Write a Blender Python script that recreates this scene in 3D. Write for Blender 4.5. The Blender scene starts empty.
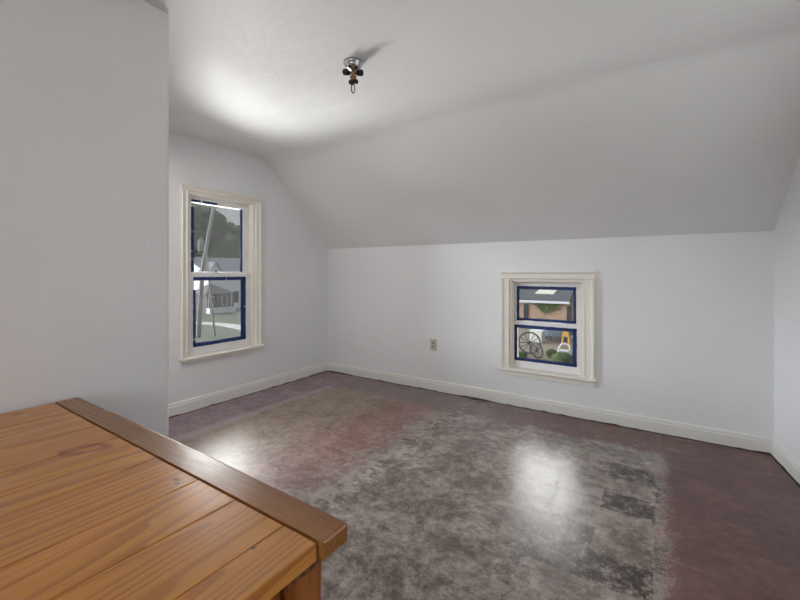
import bpy, bmesh, math, random
from mathutils import Vector, Matrix, noise
random.seed(7)
sc = bpy.context.scene
col = sc.collection
R = math.radians

# ------------------------------------------------------------------ materials
def new_mat(name):
    m = bpy.data.materials.new(name); m.use_nodes = True
    nt = m.node_tree; nt.nodes.clear()
    out = nt.nodes.new('ShaderNodeOutputMaterial')
    b = nt.nodes.new('ShaderNodeBsdfPrincipled')
    nt.links.new(b.outputs[0], out.inputs[0])
    return m, nt, b, out

class G:
    """tiny node-graph writer"""
    def __init__(s, nt): s.nt = nt
    def put(s, sock, v):
        if isinstance(v, bpy.types.NodeSocket): s.nt.links.new(v, sock)
        elif v is not None:
            if isinstance(v, (tuple, list)) and len(v) == 3 and sock.type == 'RGBA': v = (*v, 1)
            sock.default_value = v
    def coord(s, kind='Object'):
        return s.nt.nodes.new('ShaderNodeTexCoord').outputs[kind]
    def geo(s, k='Position'):
        return s.nt.nodes.new('ShaderNodeNewGeometry').outputs[k]
    def mapping(s, v, scale=(1, 1, 1), loc=(0, 0, 0), rot=(0, 0, 0)):
        n = s.nt.nodes.new('ShaderNodeMapping'); s.put(n.inputs[0], v)
        n.inputs['Scale'].default_value = scale; n.inputs['Location'].default_value = loc; n.inputs['Rotation'].default_value = rot
        return n.outputs[0]
    def noise(s, v, scale=5, detail=3, rough=.5, dist=0, out=0):
        n = s.nt.nodes.new('ShaderNodeTexNoise'); s.put(n.inputs['Vector'], v)
        n.inputs['Scale'].default_value = scale; n.inputs['Detail'].default_value = detail
        n.inputs['Roughness'].default_value = rough; n.inputs['Distortion'].default_value = dist
        return n.outputs[out]
    def voro(s, v, scale=5, feature='F1', out=0):
        n = s.nt.nodes.new('ShaderNodeTexVoronoi'); s.put(n.inputs['Vector'], v); n.feature = feature
        n.inputs['Scale'].default_value = scale; return n.outputs[out]
    def math(s, op, a, b=None, c=None, clamp=False):
        n = s.nt.nodes.new('ShaderNodeMath'); n.operation = op; n.use_clamp = clamp
        s.put(n.inputs[0], a); s.put(n.inputs[1], b)
        if c is not None: s.put(n.inputs[2], c)
        return n.outputs[0]
    def step(s, v, lo, hi, smooth=True):
        n = s.nt.nodes.new('ShaderNodeMapRange'); n.interpolation_type = 'SMOOTHSTEP' if smooth else 'LINEAR'
        s.put(n.inputs[0], v); n.inputs[1].default_value = lo; n.inputs[2].default_value = hi
        return n.outputs[0]
    def mix(s, f, a, b, mode='MIX'):
        n = s.nt.nodes.new('ShaderNodeMix'); n.data_type = 'RGBA'; n.blend_type = mode
        s.put(n.inputs[0], f); s.put(n.inputs[6], a); s.put(n.inputs[7], b)
        return n.outputs[2]
    def sep(s, v):
        n = s.nt.nodes.new('ShaderNodeSeparateXYZ'); s.put(n.inputs[0], v); return n.outputs
    def comb(s, x, y, z):
        n = s.nt.nodes.new('ShaderNodeCombineXYZ'); s.put(n.inputs[0], x); s.put(n.inputs[1], y); s.put(n.inputs[2], z); return n.outputs[0]
    def bump(s, h, strength=.3, dist=.01, normal=None):
        n = s.nt.nodes.new('ShaderNodeBump'); n.inputs['Strength'].default_value = strength
        n.inputs['Distance'].default_value = dist; s.put(n.inputs['Height'], h)
        if normal is not None: s.put(n.inputs['Normal'], normal)
        return n.outputs[0]
    def attr(s, name, out=2):
        n = s.nt.nodes.new('ShaderNodeAttribute'); n.attribute_name = name; return n.outputs[out]

def plain(name, c, rough=.5, metal=0, var=.08, vscale=8, bump=0, bscale=60, bdist=.002, spec=.5, coat=0):
    m, nt, b, _ = new_mat(name); g = G(nt)
    p = g.coord()
    n = g.noise(p, vscale, 4, .6)
    g.put(b.inputs['Base Color'], g.mix(n, tuple(x*(1-var) for x in c), tuple(min(1, x*(1+var)) for x in c)))
    b.inputs['Roughness'].default_value = rough; b.inputs['Metallic'].default_value = metal
    b.inputs['Specular IOR Level'].default_value = spec
    b.inputs['Coat Weight'].default_value = coat
    if bump: g.put(b.inputs['Normal'], g.bump(g.noise(p, bscale, 4), bump, bdist))
    return m

def wall_paint(name, c, rough=.42, spec=.5, blot=.045, lump=.5):
    m, nt, b, _ = new_mat(name); g = G(nt); p = g.geo()
    big = g.noise(p, 1.6, 4, .6, .3); fine = g.noise(p, 140, 3, .6); mid = g.noise(p, 9, 4, .65, .6)
    f = g.math('ADD', g.math('MULTIPLY', big, .7), g.math('MULTIPLY', mid, .3))
    g.put(b.inputs['Base Color'], g.mix(f, tuple(x*(1-blot) for x in c), tuple(x*(1+blot) for x in c)))
    g.put(b.inputs['Roughness'], g.math('MULTIPLY_ADD', mid, .22, rough-.11))
    b.inputs['Specular IOR Level'].default_value = spec
    n1 = g.bump(g.noise(p, 3.2, 3, .5, .4), lump, .012)
    n2 = g.bump(g.noise(p, 22, 5, .65, .8), lump*.45, .004, g.bump(mid, .3, .006, n1))
    g.put(b.inputs['Normal'], g.bump(fine, .12, .0015, n2))
    return m

M = {}
M['wall'] = wall_paint('wall_paint', (.79, .795, .80))
M['ceiling'] = wall_paint('ceiling_paint', (.77, .775, .775), .56, .42, .06, .9)
M['trim'] = plain('trim_paint', (.83, .79, .715), .35, var=.05, vscale=14, bump=.12, bscale=40, bdist=.003)
M['sash'] = plain('sash_paint', (.82, .81, .80), .35, var=.05, vscale=20, bump=.12, bscale=50, bdist=.002)
M['base'] = plain('baseboard_paint', (.76, .75, .71), .4, var=.05, vscale=6, bump=.15, bscale=30, bdist=.004)
M['tape'] = plain('blue_tape', (.006, .026, .125), .6, var=.25, vscale=40, bump=.3, bscale=120)
M['putty'] = plain('chipped_white_paint', (.75, .76, .78), .5, var=.1)
M['chrome'] = plain('tarnished_chrome', (.45, .47, .49), .22, 1, var=.25, vscale=60, bump=.15, bscale=90)
M['brass'] = plain('aged_brass', (.42, .27, .13), .35, 1, var=.25, vscale=80)
M['black'] = plain('dark_bronze', (.02, .017, .014), .4, .4, var=.3, vscale=60)
M['ivory'] = plain('ivory_plastic', (.50, .48, .38), .35, var=.04)
M['slot'] = plain('dark_slot', (.03, .028, .02), .6)
M['dark'] = plain('floor_gap_shade', (.035, .027, .025), .8, var=.4, vscale=30)

def floor_material():
    m, nt, b, _ = new_mat('worn_painted_floor'); g = G(nt); p = g.geo()
    # wobble the layout a little so that edges of the old paint are ragged
    wob = g.noise(p, 5.5, 6, .7, .3, out=1)
    ws = g.sep(wob)
    xyz = g.sep(p)
    x = g.math('ADD', xyz[0], g.math('MULTIPLY_ADD', ws[0], .16, -.08))
    y = g.math('ADD', xyz[1], g.math('MULTIPLY_ADD', ws[1], .16, -.08))
    n_big = g.noise(p, 1.7, 5, .65, .5)
    n_mid = g.noise(p, 4.2, 9, .70, .35)
    n_fine = g.noise(p, 19, 9, .74, .15)
    n_grit = g.noise(p, 110, 4, .8)
    # colours of paint and of what shows under it
    nm = g.math('ADD', g.math('MULTIPLY', n_mid, .5), g.math('MULTIPLY', n_fine, .5))
    k = g.step(nm, .38, .62)
    mauve = g.mix(k, (.155, .095, .110), (.34, .25, .29))
    tan = g.mix(k, (.150, .105, .078), (.35, .27, .215))
    red = g.mix(k, (.165, .080, .068), (.35, .205, .18))
    maroon = g.mix(g.step(nm, .40, .64), (.100, .046, .040), (.190, .098, .086))
    # the grey worn field, blotchy and scratched
    gf = g.step(g.math('ADD', g.math('MULTIPLY', n_mid, .45), g.math('MULTIPLY', n_fine, .55)), .40, .62)
    grey = g.mix(gf, (.125, .095, .078), (.40, .345, .315))
    n_speck = g.noise(p, 70, 6, .8, .1)
    grey = g.mix(g.math('MULTIPLY', g.step(n_speck, .54, .68), .5), grey, (.38, .35, .335))
    grey = g.mix(g.math('MULTIPLY', g.math('MULTIPLY', g.step(n_speck, .46, .36), g.step(n_mid, .58, .44)), .75), grey, (.04, .028, .022))
    grey = g.mix(g.math('MULTIPLY', g.step(n_big, .45, .68), .5), grey, g.mix(gf, (.075, .058, .042), (.20, .165, .125)))
    # dark square patches left from old tiles, laid along the walls
    tx = g.math('FLOOR', g.math('DIVIDE', g.math('ADD', g.math('MULTIPLY_ADD', x, .15, g.math('MULTIPLY', xyz[0], .85)), .02), .235))
    ty = g.math('FLOOR', g.math('DIVIDE', g.math('MULTIPLY_ADD', y, .15, g.math('MULTIPLY', xyz[1], .85)), .19))
    wn = nt.nodes.new('ShaderNodeTexWhiteNoise'); g.put(wn.inputs[0], g.comb(tx, ty, 3.7))
    tile = wn.outputs[0]
    right = g.step(xyz[0], -.75, -.35)
    tdark = g.math('MULTIPLY', g.math('MULTIPLY', g.step(tile, .66, .70), right), g.step(g.math('ADD', g.math('MULTIPLY', n_fine, .6), g.math('MULTIPLY', n_speck, .4)), .62, .42))
    grey = g.mix(tdark, grey, (.035, .024, .018))
    tlight = g.math('MULTIPLY', g.math('MULTIPLY', g.step(tile, .30, .22), right), g.math('MULTIPLY', gf, .35))
    grey = g.mix(tlight, grey, (.27, .25, .235))
    # joints of those tiles
    fx = g.math('ABSOLUTE', g.math('SUBTRACT', g.math('FRACT', g.math('DIVIDE', g.math('ADD', x, .02), .47)), .5))
    fy = g.math('ABSOLUTE', g.math('SUBTRACT', g.math('FRACT', g.math('DIVIDE', y, .47)), .5))
    joint = g.math('MAXIMUM', g.step(fx, .490, .498), g.step(fy, .490, .498))
    joint = g.math('MULTIPLY', joint, g.step(n_big, .42, .6))
    grey = g.mix(g.math('MULTIPLY', joint, .6), grey, (.04, .03, .027))
    # assemble the bands (limits measured from the walls)
    c = g.mix(g.step(x, -2.93, -2.86), mauve, tan)
    c = g.mix(g.math('MULTIPLY', g.math('MULTIPLY', g.step(x, -3.0, -2.94), g.step(x, -2.86, -2.90)), .5), c, (.42, .36, .36))
    c = g.mix(g.step(x, -2.22, -2.02), c, red)
    edge = g.math('MULTIPLY_ADD', g.math('SUBTRACT', n_fine, .5), .9, g.math('MULTIPLY_ADD', g.math('SUBTRACT', n_mid, .5), .7, x))
    c = g.mix(g.step(edge, -1.80, -1.52), c, grey)
    edge2 = g.math('MULTIPLY_ADD', g.math('SUBTRACT', n_fine, .5), .28, x)
    lip = g.math('MULTIPLY', g.step(edge2, -.05, -.01), g.step(edge2, .06, .03))
    c = g.mix(g.step(edge2, .0, .04), c, maroon)
    c = g.mix(g.math('MULTIPLY', lip, g.math('MULTIPLY', g.step(n_speck, .42, .58), .55)), c, (.40, .30, .28))
    browned = g.mix(g.step(x, -1.6, -.3), g.mix(k, (.14, .10, .10), (.26, .20, .20)), maroon)
    c = g.mix(g.step(y, 3.12, 3.22), c, g.mix(g.step(x, -2.93, -2.86), mauve, browned))
    # round patch of greyer mottled colour near the table
    dx = g.math('SUBTRACT', x, -2.15); dy = g.math('SUBTRACT', y, 1.45)
    rr = g.math('SQRT', g.math('ADD', g.math('MULTIPLY', dx, dx), g.math('MULTIPLY', dy, dy)))
    c = g.mix(g.math('MULTIPLY', g.step(rr, .95, .25), .45), c, g.mix(gf, (.09, .07, .07), (.30, .26, .26)))
    # white scuffs and a few long scratches
    sc_m = g.mapping(p, (1.2, 7, 1), rot=(0, 0, .5))
    scuff = g.math('MULTIPLY', g.step(g.noise(sc_m, 2.6, 8, .8, 1.2), .57, .68), g.step(n_mid, .40, .56))
    c = g.mix(g.math('MULTIPLY', scuff, .6), c, (.42, .37, .355))
    fleck = g.math('MULTIPLY', g.step(g.noise(g.mapping(p, (1, 2.2, 1), rot=(0, 0, .9)), 9, 9, .8, .6), .60, .66), g.step(g.noise(p, 1.3, 3), .45, .62))
    c = g.mix(g.math('MULTIPLY', fleck, .6), c, (.50, .44, .42))
    dk = g.math('MULTIPLY', g.step(g.noise(g.mapping(p, (2.4, 1, 1), loc=(4, 2, 0)), 7, 9, .8, .3), .60, .68), .4)
    c = g.mix(dk, c, (.07, .05, .045))
    # base colour, then roughness and relief
    g.put(b.inputs['Base Color'], c)
    inner = g.math('MULTIPLY', g.step(x, -1.74, -1.58), g.step(x, .045, .0))
    r = g.math('MULTIPLY_ADD', nm, .34, .07)
    r = g.math('ADD', r, g.math('MULTIPLY', g.step(x, -1.3, -1.9), .15))
    r = g.math('ADD', r, g.math('MULTIPLY', g.step(x, .0, .045), .10))
    g.put(b.inputs['Roughness'], r)
    b.inputs['Specular IOR Level'].default_value = .45
    n0 = g.bump(g.noise(p, 2.2, 3), .5, .012)
    n1 = g.bump(n_mid, .45, .006, n0)
    n2 = g.bump(n_fine, .45, .0025, n1)
    h = g.math('SUBTRACT', n_grit, g.math('MULTIPLY', joint, 1.6))
    g.put(b.inputs['Normal'], g.bump(h, .22, .0012, n2))
    return m
M['floor'] = floor_material()

def wood(name, light, dark, along='Y', per_piece=False, stain=False, rough=.3, contour=9.0):
    m, nt, b, _ = new_mat(name); g = G(nt); p = g.geo()
    s = {'Y': (7.0, .55, 7.0), 'X': (.55, 7.0, 7.0), 'Z': (7.0, 7.0, .55)}[along]
    v = g.mapping(p, s)
    if per_piece:
        a = g.attr('piece')
        q = g.sep(v); v = g.comb(g.math('ADD', q[0], g.math('MULTIPLY', a, 13.7)), g.math('ADD', q[1], g.math('MULTIPLY', a, 5.3)), q[2])
    base = g.math('ADD', g.math('MULTIPLY', g.noise(v, .50, 2.5, .45, .1), .62), g.math('MULTIPLY', g.sep(v)[{'Y': 0, 'X': 1, 'Z': 0}[along]], .085))
    rings = g.math('FRACT', g.math('MULTIPLY', base, contour))
    late = g.math('MULTIPLY', g.step(rings, .35, .90), g.step(rings, 1.0, .95))
    s2 = {'Y': (160, 3.5, 160), 'X': (3.5, 160, 160), 'Z': (160, 160, 3.5)}[along]
    fib = g.noise(g.mapping(p, s2), 1.0, 4, .7)
    big = g.noise(v, .28, 2)
    c = g.mix(big, light, tuple(x*.80 for x in light))
    c = g.mix(g.math('MULTIPLY', late, .68), c, dark)
    c = g.mix(g.math('MULTIPLY', g.step(fib, .45, .75), .42), c, dark)
    if per_piece:
        wn = nt.nodes.new('ShaderNodeTexWhiteNoise'); wn.noise_dimensions = '1D'; g.put(wn.inputs[1], a)
        c = g.mix(g.math('MULTIPLY', wn.outputs[0], .32), c, (light[0]*.72, light[1]*.62, light[2]*.55))
    if stain:
        q = g.sep(p)
        def spot(cx, cy, rx, ry, c, rot=0, soft=.5, amt=1.0, ring=False):
            dx = g.math('SUBTRACT', q[0], cx); dy = g.math('SUBTRACT', q[1], cy)
            w = g.math('MULTIPLY_ADD', g.noise(p, 22, 4), 1.1, -.55)
            ca, sa = math.cos(rot), math.sin(rot)
            ux = g.math('DIVIDE', g.math('ADD', g.math('MULTIPLY', dx, ca), g.math('MULTIPLY', dy, sa)), rx)
            uy = g.math('DIVIDE', g.math('SUBTRACT', g.math('MULTIPLY', dy, ca), g.math('MULTIPLY', dx, sa)), ry)
            d = g.math('ADD', g.math('SQRT', g.math('ADD', g.math('MULTIPLY', ux, ux), g.math('MULTIPLY', uy, uy))), w)
            if ring: f = g.math('MULTIPLY', g.step(d, .5, .85), g.step(d, 1.35, 1.0))
            else: f = g.step(d, 1.0, 1.0-soft)
            return g.math('MULTIPLY', f, amt), c
        for f, cc in (spot(-1.285, .438, .05, .030, (.25, .035, .006), .9, amt=.75, ring=True),
                      spot(-1.80, .426, .014, .022, (.07, .028, .008), 0, .6, .9),
                      spot(-.925, .487, .016, .010, (.06, .05, .045), .4, .7, .8),
                      spot(-.905, .478, .008, .008, (.05, .04, .035), 0, .7, .8),
                      spot(-.583, .437, .005, .005, (.03, .02, .015), 0, .5, .9)):
            c = g.mix(f, c, cc)
    g.put(b.inputs['Base Color'], c)
    g.put(b.inputs['Roughness'], g.math('MULTIPLY_ADD', fib, .16, rough-.08))
    b.inputs['Specular IOR Level'].default_value = .42
    b.inputs['Coat Weight'].default_value = .06; b.inputs['Coat Roughness'].default_value = .18
    n1 = g.bump(g.noise(p, 7, 2), .25, .004)
    g.put(b.inputs['Normal'], g.bump(g.math('ADD', fib, late), .10, .0012, n1))
    return m
PINE_L, PINE_D = (.76, .345, .080), (.34, .105, .022)
M['pine_top'] = wood('varnished_pine_boards', PINE_L, PINE_D, 'Y', True, True, .29, 46)
M['pine_end'] = wood('varnished_pine_end_board', (.36, .155, .042), (.19, .068, .018), 'X', False, False, .28, 7)
M['pine_side'] = wood('varnished_pine_rail', (.42, .155, .032), (.24, .075, .014), 'Y', False, False, .3, 8)
M['pine_leg'] = wood('varnished_pine_leg', (.40, .135, .028), (.22, .062, .012), 'Z', False, False, .3, 8)
M['pine_cleat'] = wood('pine_end_grain', (.24, .09, .03), (.05, .018, .008), 'X', False, False, .5, 40)

def glass_mat():
    m = bpy.data.materials.new('old_window_glass'); m.use_nodes = True
    nt = m.node_tree; nt.nodes.clear(); g = G(nt)
    out = nt.nodes.new('ShaderNodeOutputMaterial')
    tr = nt.nodes.new('ShaderNodeBsdfTransparent'); tr.inputs[0].default_value = (.93, .93, .92, 1)
    gl = nt.nodes.new('ShaderNodeBsdfGlossy'); gl.inputs['Roughness'].default_value = .03
    df = nt.nodes.new('ShaderNodeBsdfDiffuse'); df.inputs[0].default_value = (.55, .56, .58, 1)
    fr = nt.nodes.new('ShaderNodeFresnel'); fr.inputs[0].default_value = 1.35
    a = nt.nodes.new('ShaderNodeMixShader'); nt.links.new(fr.outputs[0], a.inputs[0]); nt.links.new(tr.outputs[0], a.inputs[1]); nt.links.new(gl.outputs[0], a.inputs[2])
    c = nt.nodes.new('ShaderNodeMixShader')
    g.put(c.inputs[0], g.math('MULTIPLY_ADD', g.noise(g.geo(), 6, 4, .6), .06, .02))
    nt.links.new(a.outputs[0], c.inputs[1]); nt.links.new(df.outputs[0], c.inputs[2])
    nt.links.new(c.outputs[0], out.inputs[0])
    return m
M['glass'] = glass_mat()

# ------------------------------------------------------------------ mesh helpers
def add_box(bm, lo, hi, bev=0, mat=None):
    r = bmesh.ops.create_cube(bm, size=1)
    vs = r['verts']
    c = [(a+b)/2 for a, b in zip(lo, hi)]; d = [abs(b-a) for a, b in zip(lo, hi)]
    for v in vs: v.co = Vector((c[0]+v.co.x*d[0], c[1]+v.co.y*d[1], c[2]+v.co.z*d[2]))
    if bev:
        es = list({e for v in vs for e in v.link_edges})
        r2 = bmesh.ops.bevel(bm, geom=es, offset=bev, segments=3, profile=.5, affect='EDGES')
    return bm

def prism(bm, poly, fn, d0, d1):
    """poly: list of 2-D points; fn(u, v, d) -> 3-D point; extruded between d0 and d1"""
    a = [bm.verts.new(fn(u, v, d0)) for u, v in poly]
    b = [bm.verts.new(fn(u, v, d1)) for u, v in poly]
    n = len(poly)
    bm.faces.new(a); bm.faces.new(b[::-1])
    for i in range(n):
        j = (i+1) % n
        bm.faces.new((a[j], a[i], b[i], b[j]))
    return bm

def obj(name, bm, mat, parent=None, smooth=False, loc=None, rot=None, bevel=0):
    bmesh.ops.recalc_face_normals(bm, faces=bm.faces[:])
    me = bpy.data.meshes.new(name); bm.to_mesh(me); bm.free()
    if smooth:
        for p in me.polygons: p.use_smooth = True
    o = bpy.data.objects.new(name, me); col.objects.link(o)
    if isinstance(mat, (list, tuple)):
        for m_ in mat: me.materials.append(m_)
    elif mat: me.materials.append(mat)
    if parent: o.parent = parent
    if loc: o.location = loc
    if rot: o.rotation_euler = rot
    if bevel:
        b = o.modifiers.new('bevel', 'BEVEL'); b.width = bevel; b.segments = 3; b.limit_method = 'ANGLE'; b.angle_limit = R(40)
    return o

def box_obj(name, lo, hi, mat, parent=None, bev=0):
    bm = bmesh.new(); add_box(bm, lo, hi, bev); return obj(name, bm, mat, parent)

def empty(name, loc=(0, 0, 0), rz=0, parent=None):
    o = bpy.data.objects.new(name, None); col.objects.link(o); o.location = loc; o.rotation_euler = (0, 0, rz)
    o.empty_display_size = .1
    if parent: o.parent = parent
    return o
def tag(o, label=None, cat=None, group=None, kind=None):
    if label: o['label'] = label
    if cat: o['category'] = cat
    if group: o['group'] = group
    if kind: o['kind'] = kind
    return o
def struct(o): o['kind'] = 'structure'; return o

def lathe(bm, prof, n=24, mtx=None):
    rings = []
    for r, z in prof:
        if r < 1e-6: rings.append([bm.verts.new((0, 0, z))])
        else: rings.append([bm.verts.new((r*math.cos(2*math.pi*k/n), r*math.sin(2*math.pi*k/n), z)) for k in range(n)])
    new = [v for r_ in rings for v in r_]
    for a, b in zip(rings, rings[1:]):
        for k in range(n):
            q = [a[k % len(a)], a[(k+1) % len(a)], b[(k+1) % len(b)], b[k % len(b)]]
            q2 = []
            for v in q:
                if v not in q2: q2.append(v)
            if len(q2) > 2:
                try: bm.faces.new(q2)
                except ValueError: pass
    for r_ in (rings[0], rings[-1]):
        if len(r_) > 2:
            try: bm.faces.new(r_)
            except ValueError: pass
    if mtx is not None:
        for v in new: v.co = mtx @ v.co
    return bm

def tube(bm, pts, r, n=10, closed=False):
    pts = [Vector(p) for p in pts]; N = len(pts); rings = []
    up = Vector((0, 0, 1)); prev = None
    for i, p in enumerate(pts):
        if closed: t = (pts[(i+1) % N]-pts[i-1]).normalized()
        else: t = (pts[min(i+1, N-1)]-pts[max(i-1, 0)]).normalized()
        if prev is None:
            a = t.cross(up)
            if a.length < 1e-3: a = t.cross(Vector((1, 0, 0)))
            a.normalize()
        else:
            a = (prev-t*prev.dot(t)).normalized()
        prev = a; b = t.cross(a)
        rad = r[i] if isinstance(r, (list, tuple)) else r
        rings.append([bm.verts.new(p+(a*math.cos(2*math.pi*k/n)+b*math.sin(2*math.pi*k/n))*rad) for k in range(n)])
    m = N if closed else N-1
    for i in range(m):
        A_, B_ = rings[i], rings[(i+1) % N]
        for k in range(n): bm.faces.new((A_[k], A_[(k+1) % n], B_[(k+1) % n], B_[k]))
    if not closed: bm.faces.new(rings[0][::-1]); bm.faces.new(rings[-1])
    return bm

# ------------------------------------------------------------------ room shell
XL = -3.42                                   # left gable wall
KA, KB = Vector((-3.415, 3.645, 0)), Vector((.635, 3.568, 0))     # knee wall from corner to corner
kt = (KB-KA).normalized(); kn = Vector((-kt.y, kt.x, 0)); KL = (KB-KA).length
rdir = Vector((.105, -.9945, 0)).normalized(); rn = Vector((-rdir.y, rdir.x, 0))    # right wall: direction, outward
TH = .18
YB = -2.6
PX, PY = -1.872, .957                         # corner of the projecting closet wall

def ceil_profile(x):
    u = (x+3.415)/4.04
    y0, z0, m = 3.645-.077*u, 1.495-.017*u, .968+.05*u
    H = 2.38
    yb = y0-(H-z0)/m
    w_ = max(.03, .13-.09*max(0, min(1, u))); e1 = (yb-w_, H); e2 = (yb+w_*.92, H-w_*.92*m)
    pts = [(-3.2, H), (-1.5, H), (0, H), (1.2, H), (2.2, H)]
    for k in range(13):
        t = k/12
        pts.append(((1-t)**2*e1[0]+2*t*(1-t)*yb+t*t*e2[0], (1-t)**2*e1[1]+2*t*(1-t)*H+t*t*e2[1]))
    for k in range(1, 7):
        t = k/6; yy = e2[0]+(y0+.24-e2[0])*t
        pts.append((yy, z0+(y0-yy)*m))
    return pts
def ceil_z(x, y):
    pr = ceil_profile(x)
    for (a, za), (b, zb) in zip(pr, pr[1:]):
        if a <= y <= b: return za+(zb-za)*(y-a)/(b-a)
    return pr[-1][1]

# floor
bm = bmesh.new(); add_box(bm, (-3.75, -2.9, -.12), (1.7, 3.95, 0))
struct(obj('floor', bm, M['floor']))
# ceiling: one plaster skin, flat then sloping down to the knee wall through a soft bend
bm = bmesh.new(); xs = [-3.75+i*.2725 for i in range(21)]
lowr, topr = [], []
for x in xs:
    pr = ceil_profile(x)
    lowr.append([bm.verts.new((x, y, z)) for y, z in pr])
    topr.append([bm.verts.new((x, y+(.0 if z > 2.3 else .1), z+.14)) for y, z in pr])
for S in (lowr, topr):
    for a, b in zip(S, S[1:]):
        for k in range(len(a)-1): bm.faces.new((a[k], a[k+1], b[k+1], b[k]))
for k in range(len(lowr[0])-1):
    bm.faces.new((lowr[0][k], lowr[0][k+1], topr[0][k+1], topr[0][k])); bm.faces.new((lowr[-1][k], lowr[-1][k+1], topr[-1][k+1], topr[-1][k]))
for a, b, c, d in zip(lowr, lowr[1:], topr, topr[1:]):
    bm.faces.new((a[0], b[0], d[0], c[0])); bm.faces.new((a[-1], b[-1], d[-1], c[-1]))
o = obj('ceiling', bm, M['ceiling'], smooth=True)
es = o.modifiers.new('split', 'EDGE_SPLIT'); es.split_angle = R(50)
struct(o)

def top_poly(y0, y1, x, zlow):
    """polygon under the ceiling profile between y0 and y1"""
    ys = [y0]+[y for y, z in ceil_profile(x) if y0 < y < y1]+[y1]
    return [(y0, zlow)]+[(y1, zlow)]+[(y, ceil_z(x, y)+.02) for y in reversed(ys)]

# left gable wall with its window opening
LW = dict(a0=1.893, a1=2.585, z0=.452, z1=1.912)
fx = lambda u, v, d: Vector((d, u, v))
bm = bmesh.new()
prism(bm, top_poly(-.65, LW['a0'], XL, 0), fx, XL, XL-TH)
prism(bm, top_poly(LW['a1'], 3.82, XL, 0), fx, XL, XL-TH)
prism(bm, [(LW['a0'], 0), (LW['a1'], 0), (LW['a1'], LW['z0']), (LW['a0'], LW['z0'])], fx, XL, XL-TH)
prism(bm, top_poly(LW['a0'], LW['a1'], XL, LW['z1']), fx, XL, XL-TH)
struct(obj('wall_left', bm, M['wall']))

# knee wall under the slope with its low window
KW = dict(a0=2.27, a1=2.892, z0=.318, z1=1.148)
fk = lambda u, v, d: Vector((KA.x+kt.x*u+kn.x*d, KA.y+kt.y*u+kn.y*d, v))
bm = bmesh.new()
def kz(u): return 1.495-.017*u/4.04+.015
for u0, u1, lo, hi in ((-.004, KW['a0'], 0, None), (KW['a1'], KL+.02, 0, None), (KW['a0'], KW['a1'], 0, KW['z0']), (KW['a0'], KW['a1'], KW['z1'], None)):
    prism(bm, [(u0, lo), (u1, lo), (u1, kz(u1) if hi is None else hi), (u0, kz(u0) if hi is None else hi)], fk, 0, TH)
struct(obj('wall_front', bm, M['wall']))

# right wall
RL = 6.4
bm = bmesh.new()
def rp(y): return (3.568-y)/.9945*1.0       # distance along the wall
prm = [(-.2, 0)]
ys = [y for y, z in ceil_profile(.65)]
pts = [(0-.15, 0), (RL, 0), (RL, 2.40)]
for y, z in ceil_profile(.66):
    if -2.7 < y < 3.72: pts.append((rp(y), z+.02))
pts = pts[:3]+sorted(pts[3:], key=lambda q: -q[0])
fr_ = lambda u, v, d: Vector((KB.x+rdir.x*u+rn.x*d, KB.y+rdir.y*u+rn.y*d, v))
RW = dict(a0=1.0, a1=2.3, z0=.75, z1=1.95)     # u range: unseen opening, added to let in fill light
prism(bm, [(u, v) for u, v in pts if u <= RW['a0'] and v == 0][:1]+[(RW['a0'], 0), (RW['a0'], 2.4)]+[(u, v) for u, v in pts[3:] if u < RW['a0']], fr_, 0, .16)
prism(bm, [(RW['a1'], 0), (RL, 0), (RL, 2.4), (RW['a1'], 2.4)], fr_, 0, .16)
prism(bm, [(RW['a0'], 0), (RW['a1'], 0), (RW['a1'], RW['z0']), (RW['a0'], RW['z0'])], fr_, 0, .16)
prism(bm, [(RW['a0'], RW['z1']), (RW['a1'], RW['z1']), (RW['a1'], 2.4), (RW['a0'], 2.4)], fr_, 0, .16)
struct(obj('wall_right', bm, M['wall']))

# closet that projects into the room at the left of the picture; its unseen doorway is added to pass fill light
bm = bmesh.new()
up_ = lambda u, v, d: Vector((u, v, d))
prism(bm, [(PX, YB-.1), (PX, PY), (-2.1, PY), (-2.1, PY-.12), (PX-.12, PY-.12), (PX-.12, YB-.1)], up_, 0, 2.385)
prism(bm, [(-2.101, PY), (-2.101, PY-.12), (-2.95, PY-.12), (-2.95, PY)], up_, 2.02, 2.385)
prism(bm, [(-2.951, PY), (-2.951, PY-.12), (XL+.002, PY-.12), (XL+.002, PY)], up_, 0, 2.385)
prism(bm, [(PX-.121, -.6), (XL+.002, -.6), (XL+.002, -.48), (PX-.121, -.48)], up_, 0, 2.385)
o = obj('wall_closet', bm, M['wall'], bevel=.013); struct(o)

# back wall behind the viewer, with an added opening for fill light
bm = bmesh.new()
for x0, x1, z0, z1 in ((PX+.002, -.95, 0, 2.385), (1.0, 1.45, 0, 2.385), (-.95, 1.0, 0, .75), (-.95, 1.0, 2.1, 2.385)):
    add_box(bm, (x0, YB-.12, z0), (x1, YB, z1))
struct(obj('wall_back', bm, M['wall']))

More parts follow.
